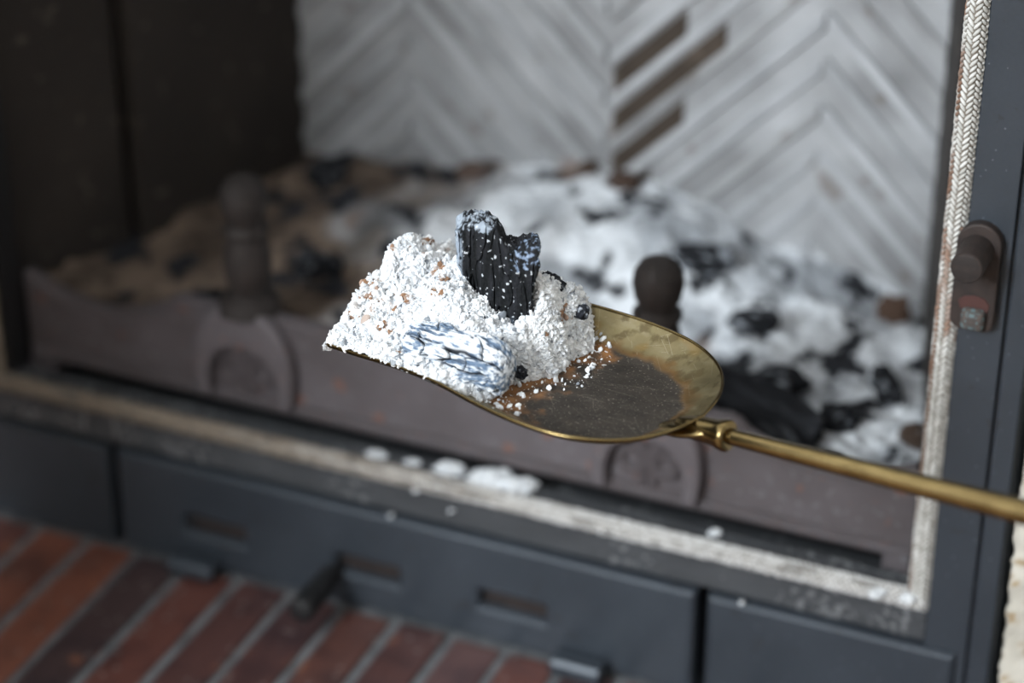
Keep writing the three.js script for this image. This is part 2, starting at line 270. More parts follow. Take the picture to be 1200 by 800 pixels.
mesh('shell', join([rbox(OUT_L - 0.004, OUT_L, -0.1, 0.69, ZB - 0.04, -0.046, 0.001), rbox(OUT_R, OUT_R + 0.004, -0.1, 0.69, ZB - 0.04, -0.046, 0.001), rbox(OUT_L - 0.004, OUT_R + 0.004, -0.1, 0.69, ZB - 0.05, ZB - 0.041, 0.001)]), M.black, insert);
// latch keeper on the right jamb
{
  const k = mesh('latch_plate', (() => { const s = new THREE.Shape(), w = 0.0128, y0 = 0.2115, y1 = 0.2600, cx = 0.0095; s.moveTo(cx - w, y1); s.absarc(cx, y1, w, Math.PI, 0, true); s.lineTo(cx + w, y0); s.absarc(cx + w - 0.007, y0, 0.007, 0, -Math.PI / 2, true); s.absarc(cx - w + 0.007, y0, 0.007, -Math.PI / 2, -Math.PI, true); return extrude(s, 0.0075, 0.0012, -0.0005, 20); })(), M.rust, insert, 'rusty brown latch plate');
  const c = new THREE.LatheGeometry([[0, 0.0325], [0.0078, 0.0325], [0.0090, 0.0315], [0.0094, 0.030], [0.0094, 0.008], [0.0105, 0.006]].map(p => new THREE.Vector2(...p)).reverse(), 36); c.rotateX(Math.PI / 2); boxUV(c); c.translate(0.0088, 0.2565, 0);
  mesh('roller', c, M.rust, k, 'short rusty roller');
  mesh('rust_patch', extrude([[0.001, 0.2235], [0.004, 0.2265], [0.010, 0.2280], [0.016, 0.2270], [0.0190, 0.2235], [0.0185, 0.2185], [0.0025, 0.2185]], 0.0012, 0.0003, 0.0066), M.redrust, k, 'reddish rust patch');
  const n = rbox(0.0040, 0.0176, 0.2070, 0.2205, 0.006, 0.0125, 0.0030, 3); const h = new THREE.SphereGeometry(0.0062, 20, 10, 0, Math.PI * 2, 0, Math.PI / 2); h.rotateX(Math.PI / 2); h.scale(0.9, 0.9, 0.25); boxUV(h); h.translate(0.0108, 0.2137, 0.012);
  mesh('square_nut', join([n, h]), M.bolt, k, 'square nut with green tarnish');
}
// ---------------------------------------------------------------- open stove door, hinged at the left
{
  const d = tag(group('stove_door', [W0 - 0.036, 0, 0.012]), 'steel stove door with sooty glass, swung open at the left', 'door');
  d.rotation.y = -83 * Math.PI / 180;
  const w = 0.70, y0 = -0.02, y1 = 0.65, b = 0.055;
  mesh('door_frame', join([rbox(0, w, y0, y0 + b, 0, 0.028), rbox(0, w, y1 - b, y1, 0, 0.028), rbox(0, b, y0 + b, y1 - b, 0, 0.028), rbox(w - b, w, y0 + b, y1 - b, 0, 0.028)]), M.steel, d);
  mesh('door_glass', rbox(b - 0.005, w - b + 0.005, y0 + b - 0.005, y1 - b + 0.005, 0.010, 0.015, 0.001), M.sootGlass, d);
  mesh('door_handle', tube([[w - 0.03, 0.2, 0.028], [w - 0.03, 0.2, 0.06], [w - 0.03, 0.28, 0.065], [w - 0.03, 0.36, 0.06], [w - 0.03, 0.36, 0.028]], 0.007, 40, 10), M.black, d);
}
// ---------------------------------------------------------------- ash drawer
{
    const ox = -(DX0 + DX1) / 2, oy = -PB;
  const s = new THREE.Shape([[DX0 + 0.001, PB], [DX1 - 0.001, PB], [DX1 - 0.001, PT], [DX0 + 0.001, PT]].map(p => new THREE.Vector2(p[0] + ox, p[1] + oy)));
  const slots = [[-0.532, -0.484], [-0.412, -0.364], [-0.303, -0.255]], sy0 = -0.081, sy1 = -0.068;
  for (const [a, b] of slots) { const h = new THREE.Path(); h.moveTo(a + ox, sy0 + oy); h.lineTo(a + ox, sy1 + oy); h.lineTo(b + ox, sy1 + oy); h.lineTo(b + ox, sy0 + oy); h.closePath(); s.holes.push(h); }
  const d = mesh('ash_drawer', extrude(s, 0.022, 0.0036, -0.0175), M.steel, insert, 'wide ash drawer with three slots'); d.position.set((DX0 + DX1) / 2, PB, 0);
  for (const [a, b] of slots) mesh('slot_slide', rbox(a - 0.004 + ox, b + 0.004 + ox, sy0 - 0.004 + oy, sy1 + 0.004 + oy, -0.012, -0.0035, 0.001), M.rust, d, 'rusty slide behind the slot');
  for (const x of [-0.5215, -0.2265]) mesh('pull_tab', extrude([[0, 0], [0.0, 0.004], [0.004, 0.010], [0.016, 0.010], [0.018, 0.007], [0.018, 0.0]], 0.036, 0.0015, 0).rotateY(-Math.PI / 2).translate(x + 0.018 + ox, -0.1065 + oy, 0.004), M.steel, d);
  const k = new THREE.LatheGeometry([[0, 0.054], [0.0075, 0.0535], [0.0092, 0.051], [0.0095, 0.044], [0.0088, 0.018], [0.0070, 0.004], [0.0070, -0.002]].map(p => new THREE.Vector2(...p)).reverse(), 28); k.rotateX(Math.PI / 2); k.translate(-0.4135 + ox, -0.0835 + oy, 0.003);
  mesh('peg_handle', k, M.black, d, 'round black peg');
}
// ---------------------------------------------------------------- cast iron log guard
{
  const ZG = -0.044, TH = 0.013, g0 = tag(group('log_guard', [-0.345, 0, ZG]), 'brown cast iron log guard with two ball-topped posts inside the firebox', 'log guard');
  const cx = -0.345, posts = [-0.148, 0.148], half = 0.329;
  const topY = x => { const a = Math.abs(x); if (a > 0.205) { const t = (a - 0.205) / (half - 0.205); return 0.080 - 0.019 * Math.pow(Math.sin(Math.PI * Math.min(1, Math.max(0, t))), 0.9); } if (a > 0.085) return 0.084; const t = a / 0.085; return 0.084 - 0.016 * Math.cos(t * Math.PI / 2); };
  const pts = [[-half, 0.014]]; pts.push([half, 0.014]); for (let i = 0; i <= 120; i++) { const x = half - 2 * half * i / 120; pts.push([x, topY(x)]); }
  mesh('plate', extrude(pts, TH, 0.003, 0), M.cast, g0);
  const top = []; for (let i = 0; i <= 90; i++) { const x = -half + 0.004 + (2 * half - 0.008) * i / 90; top.push([x, topY(x) - 0.003, TH * 0.5]); }
  mesh('top_moulding', tube(top, 0.0068, 140, 10), M.cast, g0);
  const lip = tube([[-half + 0.004, 0.0185, TH], [0, 0.0185, TH], [half - 0.004, 0.0185, TH]], 0.0052, 30, 12); mesh('bottom_lip', lip, M.cast, g0);
  for (const s of [-1, 1]) mesh('foot', rbox(s * (half - 0.012) - 0.010, s * (half - 0.012) + 0.010, -0.006, 0.022, -0.002, TH + 0.005, 0.004, 3), M.cast, g0);
  const prof = [[0.0225, 0.088], [0.0205, 0.096], [0.0135, 0.1005], [0.0125, 0.1035], [0.0152, 0.110], [0.0166, 0.120], [0.0163, 0.130], [0.0138, 0.1395], [0.0126, 0.1435], [0.0158, 0.1465], [0.0160, 0.1495], [0.0120, 0.1525], [0.0118, 0.1545], [0.0148, 0.1605], [0.0166, 0.1695], [0.0157, 0.1775], [0.0118, 0.1840], [0.0062, 0.1872], [0, 0.1878]];
  for (const px of posts) {
    const p = mesh('post', boxUV(new THREE.LatheGeometry(prof.slice(0, 9).map(q => new THREE.Vector2(...q)), 36)), M.post, g0, 'dark turned post'); p.position.set(px, 0, TH * 0.5);
    mesh('ball_finial', boxUV(new THREE.LatheGeometry(prof.slice(8).map(q => new THREE.Vector2(...q)), 36)), M.post, p);
    const shield = new THREE.Shape(); shield.moveTo(-0.036, 0.020); shield.bezierCurveTo(-0.044, 0.06, -0.034, 0.082, -0.016, 0.092); shield.lineTo(0.016, 0.092); shield.bezierCurveTo(0.034, 0.082, 0.044, 0.06, 0.036, 0.020); shield.lineTo(0.026, 0.020); shield.bezierCurveTo(0.030, 0.05, 0.018, 0.062, 0, 0.062); shield.bezierCurveTo(-0.018, 0.062, -0.030, 0.05, -0.026, 0.020);
    const sh = mesh('arch', extrude(shield, 0.014, 0.0035, 0, 16), M.cast, g0, 'raised arch below the post'); sh.position.set(px, 0, TH - 0.003);
    for (const s of [-1, 1]) {
      const c = []; for (let i = 0; i <= 40; i++) { const t = i / 40, a = Math.PI * (0.5 + 2.3 * t), rr = 0.0125 * (1 - 0.72 * t); c.push([s * (0.0125 - rr * Math.cos(a) * -1), 0.044 + rr * Math.sin(a) * 1.15, 0.003]); }
      c.push([...c[c.length - 1]].map((v, i) => v + (i === 1 ? 0.0008 : 0)));
      const leg = [[s * 0.0035, 0.021, 0.002], [s * 0.004, 0.040, 0.003], [s * 0.006, 0.052, 0.003]];
      mesh('scroll', tube([...leg, ...c], 0.0042, 90, 9), M.cast, sh);
    }
  }
}
// ---------------------------------------------------------------- ash bed in the firebox
const bedH = (x, z) => {
  const backH = piecewise([[-0.60, 0.072], [-0.50, 0.085], [-0.40, 0.100], [-0.33, 0.108], [-0.27, 0.102], [-0.20, 0.074], [-0.12, 0.055], [-0.06, 0.05]])(x);
  const t = sm(-0.07, -0.26, z);
  const front = 0.046 + 0.010 * fbm(x * 9, 2, 1, 2) + 0.012 * sm(-0.25, -0.45, x);
  let h = mix(front, backH, t);
  h += 0.020 * fbm(x * 16, z * 16, 3.3, 2) * (0.4 + t * 0.5) + 0.009 * fbm(x * 48, z * 48, 7, 3) + 0.0045 * fbm(x * 170, z * 170, 2, 3);
  return h;
};
{
  const NX = 300, NZ = 130, x0 = -0.70, x1 = -0.0, z0 = -0.305, z1 = -0.052, pos = [], idx = [];
  for (let j = 0; j <= NZ; j++) for (let i = 0; i <= NX; i++) {
    const z = z0 + (z1 - z0) * j / NZ, inset = 0.39 * (-z) , lo = Math.max(x0, -0.716 + inset), hi = Math.min(x1, 0.018 - inset * 0.9), x = lo + (hi - lo) * i / NX;
    pos.push(x, Math.max(-0.005, bedH(x, z)), z);
  }
  for (let j = 0; j < NZ; j++) for (let i = 0; i < NX; i++) { const a = j * (NX + 1) + i; idx.push(a, a + NX + 1, a + 1, a + 1, a + NX + 1, a + NX + 2); }
  const g = new THREE.BufferGeometry(); g.setAttribute('position', new THREE.Float32BufferAttribute(pos, 3)); g.setIndex(idx); g.computeVertexNormals();
  colorize(g, (x, y, z) => {
    const a = fbm(x * 17, z * 17, 31, 4), b = fbm(x * 30 + 4, z * 30, 11, 4), f = fbm(x * 190, z * 190, 5, 2), br = fbm(x * 12, z * 12, 50, 3);
    let c = mix3([0.36, 0.38, 0.41], [0.84, 0.87, 0.91], sm(-0.24, 0.16, a + f * 0.25));
    const brown = sm(-0.36, -0.50, x + br * 0.22);      // unburnt, browner ash at the left
    c = mix3(c, mix3([0.085, 0.062, 0.048], [0.23, 0.17, 0.13], sm(-0.25, 0.3, a + f * 0.4)), brown);
    if (b > 0.10) c = mix3(c, [0.022, 0.024, 0.03], sm(0.10, 0.20, b + f * 0.15));
    if (br > 0.24 && brown < 0.5) c = mix3(c, [0.20, 0.13, 0.095], sm(0.24, 0.36, br) * 0.8);
    return c;
  });
  const m = mesh('ash_bed', g, M.ash); tag(m, 'bed of white, grey and brown ash covering the firebox floor', 'ash', null, 'stuff');
}
// lumps of charcoal on the bed
function lumpGeo(sx, sy, sz, seed, ashy, tone) {
  const g = mergeVertices((() => { const k = new THREE.IcosahedronGeometry(1, 12); k.deleteAttribute('uv'); k.deleteAttribute('normal'); return k; })(), 1e-5); const p = g.attributes.position;
  for (let i = 0; i < p.count; i++) {
    let x = p.getX(i), y = p.getY(i), z = p.getZ(i); const q = Math.max(Math.abs(x), Math.abs(y), Math.abs(z)), k = mix(1, 0.8 / q, 0.3);
    const d = 1 + 0.55 * fbm(x * 1.5 + seed, y * 1.5, z * 1.5, 4) - 0.12 * Math.abs(n3(x * 1.2 + seed, y * 8, z * 8));
    p.setXYZ(i, x * k * d * sx, y * k * d * sy, z * k * d * sz);
  }
  g.computeVertexNormals();
  return colorize(g, (x, y, z) => { const u = fbm(x / sx * 2 + seed, y / sy * 2, z / sz * 2, 4), c = tone || [0.016, 0.017, 0.020]; return mix3(c, [0.45, 0.48, 0.53], ashy * sm(0.05, 0.3, u)); });
}
{
  const spots = [
    [-0.493, -0.138, 0.020, 0.010, 0.012, 0.4, 0.5, null, 'black charcoal lump lying in brown ash right of the left post'],
    [-0.543, -0.250, 0.017, 0.013, 0.012, -0.3, 0.2, null, 'black charcoal lump near the left corner of the chevron back'],
    [-0.232, -0.232, 0.024, 0.010, 0.015, 0.5, 0.8, null, 'dark charcoal lump up right of the right ball finial'],
    [-0.180, -0.190, 0.019, 0.008, 0.012, 0.2, 0.7, null, 'black charcoal lump in white ash right of the brass shovel'],
    [-0.100, -0.262, 0.013, 0.013, 0.010, 0.1, 0, [0.12, 0.075, 0.055], 'small brown block against the back at the far right'],
    [-0.303, -0.262, 0.007, 0.005, 0.005, 0.1, 0.1, null, 'tiny black cinder in the whitest ash above the ball finial'],
    [-0.315, -0.286, 0.014, 0.008, 0.009, 0.1, 0.1, [0.075, 0.048, 0.036], 'brown lump against the back below the bare grooves'],
    [-0.345, -0.288, 0.009, 0.007, 0.007, 0.9, 0.1, [0.09, 0.06, 0.045], 'small brown lump at the seam of the back plates'],
    [-0.078, -0.165, 0.009, 0.010, 0.024, 0.5, 0.6, null, 'dark sliver of charcoal standing in ash near the right jamb'],
    [-0.552, -0.068, 0.022, 0.008, 0.009, 0.45, 0.1, null, 'black stick of charcoal behind the guard left of the left post'],
    [-0.445, -0.165, 0.011, 0.009, 0.010, 0.8, 0.4, null, 'dark cinder in grey ash left of the shovel tip'],
    [-0.145, -0.140, 0.024, 0.009, 0.017, -0.3, 0.8, null, 'charred lump in the ash slope right of the shovel heel'],
    [-0.095, -0.115, 0.016, 0.010, 0.012, 0.6, 0.5, null, 'charred lump low in the ash above the shovel handle'],
    [-0.430, -0.272, 0.014, 0.007, 0.009, 0.2, 0.3, [0.11, 0.075, 0.06], 'brown lump at the foot of the left chevron'],
    [-0.150, -0.092, 0.060, 0.022, 0.024, -0.25, 0.15, null, 'big black charred log end behind the shovel heel'],
    [-0.045, -0.120, 0.010, 0.010, 0.010, 0.3, 0.2, [0.08, 0.055, 0.042], 'brown cinder beside the right jamb'],
  ];
  spots.forEach(([x, z, sx, sy, sz, turn, ashy, tone, label], i) => {
    const m = mesh('charcoal_lump', lumpGeo(sx, sy, sz, i * 7.7 + 1, ashy, tone), M.coal); m.position.set(x, bedH(x, z) + sy * 0.35, z); m.rotation.y = turn; m.rotation.z = 0.15 * Math.sin(i * 3);
    tag(m, label, 'charcoal', 'charcoal lumps on the ash bed');
  });
}
// ---------------------------------------------------------------- brass ash shovel (local x to the tip, z to the far rim)
const SH = { pos: [-0.08, 0.243, 0.218], rot: Math.atan2(0.258, -0.966) };
const LEN = 0.205;
const halfW = (() => { const k = [[0, 0], [0.0035, 0.018], [0.010, 0.033], [0.020, 0.0455], [0.035, 0.0555], [0.052, 0.0612], [0.075, 0.0632], [0.10, 0.0618], [0.13, 0.0580], [0.165, 0.0565], [0.205, 0.0585]]; const c = new THREE.SplineCurve(k.map(p => new THREE.Vector2(...p))); const tab = c.getPoints(400); return u => { for (let i = 1; i < tab.length; i++) if (u <= tab[i].x) { const t = (u - tab[i - 1].x) / Math.max(1e-9, tab[i].x - tab[i - 1].x); return mix(tab[i - 1].y, tab[i].y, t); } return tab[tab.length - 1].y; }; })();
const outline = []; for (let i = 0; i <= 160; i++) { const u = LEN * Math.pow(1 - i / 160, 1.6); outline.push([u, -halfW(u)]); } for (let i = 1; i <= 160; i++) { const u = LEN * Math.pow(i / 160, 1.6); outline.push([u, halfW(u)]); }
const rimDist = (u, v) => { let d = 9; for (let i = 1; i < outline.length; i++) { const [ax, ay] = outline[i - 1], [bx, by] = outline[i], dx = bx - ax, dy = by - ay, t = Math.min(1, Math.max(0, ((u - ax) * dx + (v - ay) * dy) / (dx * dx + dy * dy + 1e-12))); d = Math.min(d, Math.hypot(u - ax - t * dx, v - ay - t * dy)); } return d; };
const rimY = u => -0.004 * sm(0.12, LEN, u);
const dishY = (u, v) => { const d = rimDist(u, v), H = 0.0125 * (1 - 0.35 * sm(0.10, LEN, u)); return rimY(u) - (H - rimY(u) * -0.3) * Math.pow(sm(0, 1, Math.min(1, (d / 0.026) * 0.5 + 0.5)) * 2 - 1, 1); };
const shovel = tag(group('ash_shovel', SH.pos), 'tarnished brass ash shovel with a long handle, held up with ash on it', 'shovel');
shovel.rotation.y = SH.rot;
{
  const NU = 110, NV = 90, pos = [], uv = [], idx = [];
  const put = (dy) => { for (let i = 0; i <= NU; i++) for (let j = 0; j <= NV; j++) { const u = LEN * Math.pow(i / NU, 1.5), s = -1 + 2 * j / NV, v = Math.sin(s * Math.PI / 2) * halfW(u); pos.push(u, dishY(u, v) + dy, v); uv.push(u / 0.21, (v + 0.07) / 0.14); } };
  put(0); put(-0.0016); const N = (NU + 1) * (NV + 1);
  for (let i = 0; i < NU; i++) for (let j = 0; j < NV; j++) { const a = i * (NV + 1) + j, b = a + NV + 1; idx.push(a, a + 1, b, b, a + 1, b + 1); idx.push(N + a, N + b, N + a + 1, N + b, N + b + 1, N + a + 1); }
  for (let j = 0; j < NV; j++) { const a = NU * (NV + 1) + j; idx.push(a, a + 1, N + a, N + a, a + 1, N + a + 1); }
  const g = new THREE.BufferGeometry(); g.setAttribute('position', new THREE.Float32BufferAttribute(pos, 3)); g.setAttribute('uv', new THREE.Float32BufferAttribute(uv, 2)); g.setIndex(idx); g.computeVertexNormals();
  // colour, roughness and metalness over the bowl: tarnished brass, a soot-blackened floor, scratches
  const S = 1024, col = new Uint8Array(S * S * 4), rm = new Uint8Array(S * S * 4), r = rng(77), scr = new Float32Array(S * S);
  for (let k = 0; k < 520; k++) { let x = r() * S * 0.6, y = r() * S; const a = (r() < 0.7 ? -0.5 : 0.9) + (r() - 0.5) * 0.7, l = 6 + Math.pow(r(), 3) * 90, w = 0.3 + 0.6 * r(); for (let t = 0; t < l; t++) { const xi = Math.round(x + Math.cos(a) * t), yi = Math.round(y + Math.sin(a) * t); if (xi >= 0 && yi >= 0 && xi < S && yi < S) scr[yi * S + xi] = Math.max(scr[yi * S + xi], w); } }
  const enc = v => Math.round(255 * Math.min(1, Math.max(0, v <= 0.0031308 ? 12.92 * v : 1.055 * Math.pow(v, 1 / 2.4) - 0.055)));
  const grid = []; const GS = 128; for (let j = 0; j <= GS; j++) for (let i = 0; i <= GS; i++) grid.push(rimDist(i / GS * 0.21, j / GS * 0.14 - 0.07));
  const gd = (a, b) => { const x = Math.min(GS - 1e-6, a * GS), y = Math.min(GS - 1e-6, b * GS), i = Math.floor(x), j = Math.floor(y), f = x - i, h = y - j, q = (m, n) => grid[n * (GS + 1) + m]; return mix(mix(q(i, j), q(i + 1, j), f), mix(q(i, j + 1), q(i + 1, j + 1), f), h); };
  for (let j = 0; j < S; j++) for (let i = 0; i < S; i++) {
    const u = (i + 0.5) / S * 0.21, v = (j + 0.5) / S * 0.14 - 0.07, d = gd(i / S, j / S), inside = Math.abs(v) < halfW(u) ? 1 : 0;
    const a = fbm(u * 36, v * 36, 4, 4), b = fbm(u * 90, v * 90, 9, 3), f = fbm(u * 420, v * 420, 3, 2), e = fbm(u * 800, v * 800, 1, 2);
    let c = mix3([0.19, 0.152, 0.074], [0.32, 0.270, 0.155], 0.5 + a + f * 0.2), rough = 0.44 + 0.2 * b, metal = 0.9;
    if (a < -0.06) { const t = sm(-0.06, -0.26, a); c = mix3(c, [0.28, 0.19, 0.075], t); rough += 0.1 * t; }
    const pale = sm(-0.05, 0.35, fbm(u * 60 + 7, v * 160, 15, 5)); c = mix3(c, [0.42, 0.375, 0.26], 0.30 * pale); rough += 0.12 * pale; const mott = sm(0.02, 0.28, fbm(u * 110, v * 110 + 5, 22, 5)); c = mix3(c, [0.125, 0.092, 0.045], 0.7 * mott); rough += 0.1 * mott;
    const ring = d * inside + a * 0.010 + b * 0.004, sootT = sm(0.0165, 0.0215, ring), brownT = sm(0.0125, 0.018, ring);
    c = mix3(c, mix3([0.16, 0.085, 0.035], [0.30, 0.16, 0.06], 0.5 + b), brownT * 0.75); rough = mix(rough, 0.55, brownT * 0.6);
    const rusty = sootT * sm(0.082, 0.108, u + b * 0.03 + a * 0.02);
    c = mix3(c, mix3([0.020, 0.016, 0.0125], [0.046, 0.037, 0.029], 0.5 + b + e * 0.5), sootT); metal = mix(metal, 0.15, sootT); rough = mix(rough, 0.72 + 0.2 * f, sootT);
    c = mix3(c, mix3([0.16, 0.07, 0.025], [0.36, 0.16, 0.05], 0.5 + b), rusty * 0.85);
    if (e > 0.30) { c = mix3(c, [0.32, 0.29, 0.25], sootT * 0.6); }
    const s = scr[j * S + i]; if (s > 0) { const t = s * (sootT > 0.5 ? 0.36 : 0.5); c = mix3(c, [0.72, 0.66, 0.55], t); metal = Math.max(metal, t); }
    const k = (j * S + i) * 4; col[k] = enc(c[0]); col[k + 1] = enc(c[1]); col[k + 2] = enc(c[2]); col[k + 3] = 255;
    rm[k] = 0; rm[k + 1] = Math.round(255 * Math.min(1, Math.max(0.1, rough))); rm[k + 2] = Math.round(255 * Math.min(1, Math.max(0, metal))); rm[k + 3] = 255;
  }
  const mk = (d, s) => { const t = new THREE.DataTexture(d, S, S); t.magFilter = THREE.LinearFilter; t.minFilter = THREE.LinearMipmapLinearFilter; t.generateMipmaps = true; if (s) t.colorSpace = THREE.SRGBColorSpace; t.needsUpdate = true; return t; };
  const cm = mk(col, true), rmt = mk(rm, false);
  mesh('bowl', g, std({ map: cm, roughnessMap: rmt, metalnessMap: rmt, roughness: 1, metalness: 1 }), shovel, 'wide shallow brass bowl blackened inside');
  const brassMap = tex(256, 0.08, (x, y) => { const a = fbm(x * 60, y * 60, 3, 4), f = n3(x * 700, y * 700, 1); return mix3([0.145, 0.103, 0.044], [0.32, 0.240, 0.112], 0.5 + a + f * 0.12); });
  const brass = std({ map: brassMap, roughness: 0.22, metalness: 1 });
  const rim = outline.filter((p, i) => i % 4 === 0).map(([u, v]) => [u, rimY(u) + 0.0002, v]);
  mesh('rim', tube(rim, 0.00085, 260, 8), brass, shovel, 'thin polished rim');
  // socket and handle rise towards the hand
  const ang = 7.6 * Math.PI / 180, hx = x => [-x * Math.cos(ang), x * Math.sin(ang)];
  const lathe = (prof) => { const q = new THREE.LatheGeometry(prof.map(p => new THREE.Vector2(p[1], p[0])), 40); q.rotateZ(Math.PI / 2 - ang); boxUV(q); return q; };
  const socket = new THREE.LatheGeometry([[0.0005, -0.022], [0.0042, -0.018], [0.0062, -0.010], [0.0066, -0.002], [0.0072, 0.005], [0.0081, 0.0078], [0.0085, 0.0100], [0.0084, 0.0118], [0.0074, 0.0130], [0.0040, 0.0132]].map(p => new THREE.Vector2(...p)), 40);
  displace(socket, (x, y, z) => y < 0.004 ? 0.0009 * fbm(x * 240, y * 240, z * 240, 2) : 0);
  socket.rotateZ(Math.PI / 2 - ang); boxUV(socket);
  const HB = [-0.006, -0.0052, -0.0025];
  const so = mesh('socket', socket, brass, shovel, 'hammered brass socket with a bright collar'); so.position.set(...HB);
  const tang = new THREE.SphereGeometry(1, 36, 18); tang.scale(0.020, 0.0040, 0.0090); tang.rotateZ(-0.30); tang.translate(0.006, -0.0082, -0.0025);
  displace(tang, (x, y, z) => 0.0006 * fbm(x * 160, y * 160, z * 160, 2)); boxUV(tang);
  mesh('tang', tang, brass, shovel);
  const hl = 0.52, handle = new THREE.LatheGeometry([[0.0001, 0], [0.0043, 0], [0.0049, 0.05], [0.0056, 0.12], [0.0063, 0.18], [0.0065, 0.26], [0.0065, hl], [0.0001, hl]].map(p => new THREE.Vector2(...p)), 36); handle.rotateZ(Math.PI / 2 - ang); boxUV(handle);
  const ha = mesh('handle', handle, brass, shovel, 'plain round tarnished brass rod'); ha.position.set(HB[0] - 0.008 * Math.cos(ang), HB[1] + 0.008 * Math.sin(ang), HB[2]);
  const knob = new THREE.SphereGeometry(0.011, 24, 16); const kn = mesh('end_knob', knob, brass, shovel); const L = 0.008 + hl + 0.006; kn.position.set(HB[0] - L * Math.cos(ang), HB[1] + L * Math.sin(ang), HB[2]);
}
// ---------------------------------------------------------------- ash heap and charcoal on the shovel
const ridge = piecewise([[0.085, 0.014], [0.092, 0.026], [0.100, 0.037], [0.112, 0.041], [0.125, 0.037], [0.15, 0.033], [0.163, 0.034], [0.172, 0.030], [0.1815, 0.0235], [0.189, 0.031], [0.198, 0.0365], [0.206, 0.036]]);
const uMin = piecewise([[-0.062, 0.118], [-0.049, 0.104], [-0.041, 0.102], [-0.019, 0.107], [-0.006, 0.100], [0.002, 0.094], [0.010, 0.095], [0.020, 0.098], [0.034, 0.095], [0.051, 0.102], [0.07, 0.12]]);
const slabFoot = piecewise([[0.098, 0.036], [0.106, 0.029], [0.114, 0.014], [0.121, 0.006], [0.132, 0.011], [0.150, 0.019], [0.166, 0.023], [0.176, 0.04]]);
function heapH(u, z, d0) {
  const w = halfW(Math.min(u, LEN)), edge = rimY(u) + 0.0006, yr = ridge(u);
  let h;
  if (z < 0.004) { const t = Math.min(1, Math.max(0, (z + w) / (w + 0.004))); h = mix(edge, yr, Math.pow(t, 0.9)); } else { const t = Math.min(1, Math.max(0, (w - z) / (w - 0.004))); h = mix(edge, yr, Math.pow(t, 0.75)); }
  const e = sm(0, mix(0.028, 0.017, sm(0.0, 0.015, z)), u - uMin(z) - 0.005 * fbm(u * 90, z * 90, 3, 2)); h = mix(-0.020, h, Math.pow(e, 0.5));
  const f = sm(0.2090, 0.2040, u + 0.004 * fbm(z * 120, 4, 2, 2)); h = mix(-0.012, h, Math.pow(f, 0.5));
  const lim = slabFoot(u) + 0.30 * Math.max(0, -z) + 0.02 * sm(0.003, 0.012, z) * 2; if (h > lim) h = lim + (h - lim) * 0.06;
  h -= 0.010 * Math.exp(-(Math.pow((u - 0.134) / 0.036, 4) + Math.pow((z + 0.036) / 0.016, 2)));
  const body = sm(-0.016, 0.0, h);
  h += body * (0.0070 * fbm(u * 60, z * 60, 9, 3) + 0.0036 * fbm(u * 190, z * 190, 2, 3));
  const w1 = worley(u * 190, z * 190, 3), w2 = worley(u * 430 + 5, z * 430, 9); h += body * (0.0026 * (0.5 - w1[0]) + 0.0018 * (0.5 - w2[0]) + 0.0022 * (w1[2] - 0.5));
  return h;
}
function ashTint(u, y, z) {
  const a = fbm(u * 70, y * 70 + z * 70, 3, 3), f = fbm(u * 520, y * 520, z * 520, 2), b = fbm(u * 240 + 3, y * 240, z * 240, 3);
  let c = mix3([0.66, 0.68, 0.71], [0.88, 0.89, 0.90], sm(-0.25, 0.15, a * 0.6 + f));
  if (b > 0.25) c = mix3(c, [0.12, 0.14, 0.17], 0.85 * sm(0.25, 0.36, b));
  const brownZone = fbm(u * 50 + 11, z * 50, y * 50, 2) + 0.3 * sm(0.155, 0.18, u) * sm(0.0, 0.02, y) - 0.20; if (brownZone > 0.05 && b < -0.10) c = mix3(c, [0.30, 0.17, 0.10], sm(-0.10, -0.24, b));
  return c;
}
const heap = tag(group('ash_heap', SH.pos), 'heap of crumbly white ash on the tip of the brass shovel', 'ash', null, 'stuff'); heap.rotation.y = SH.rot;
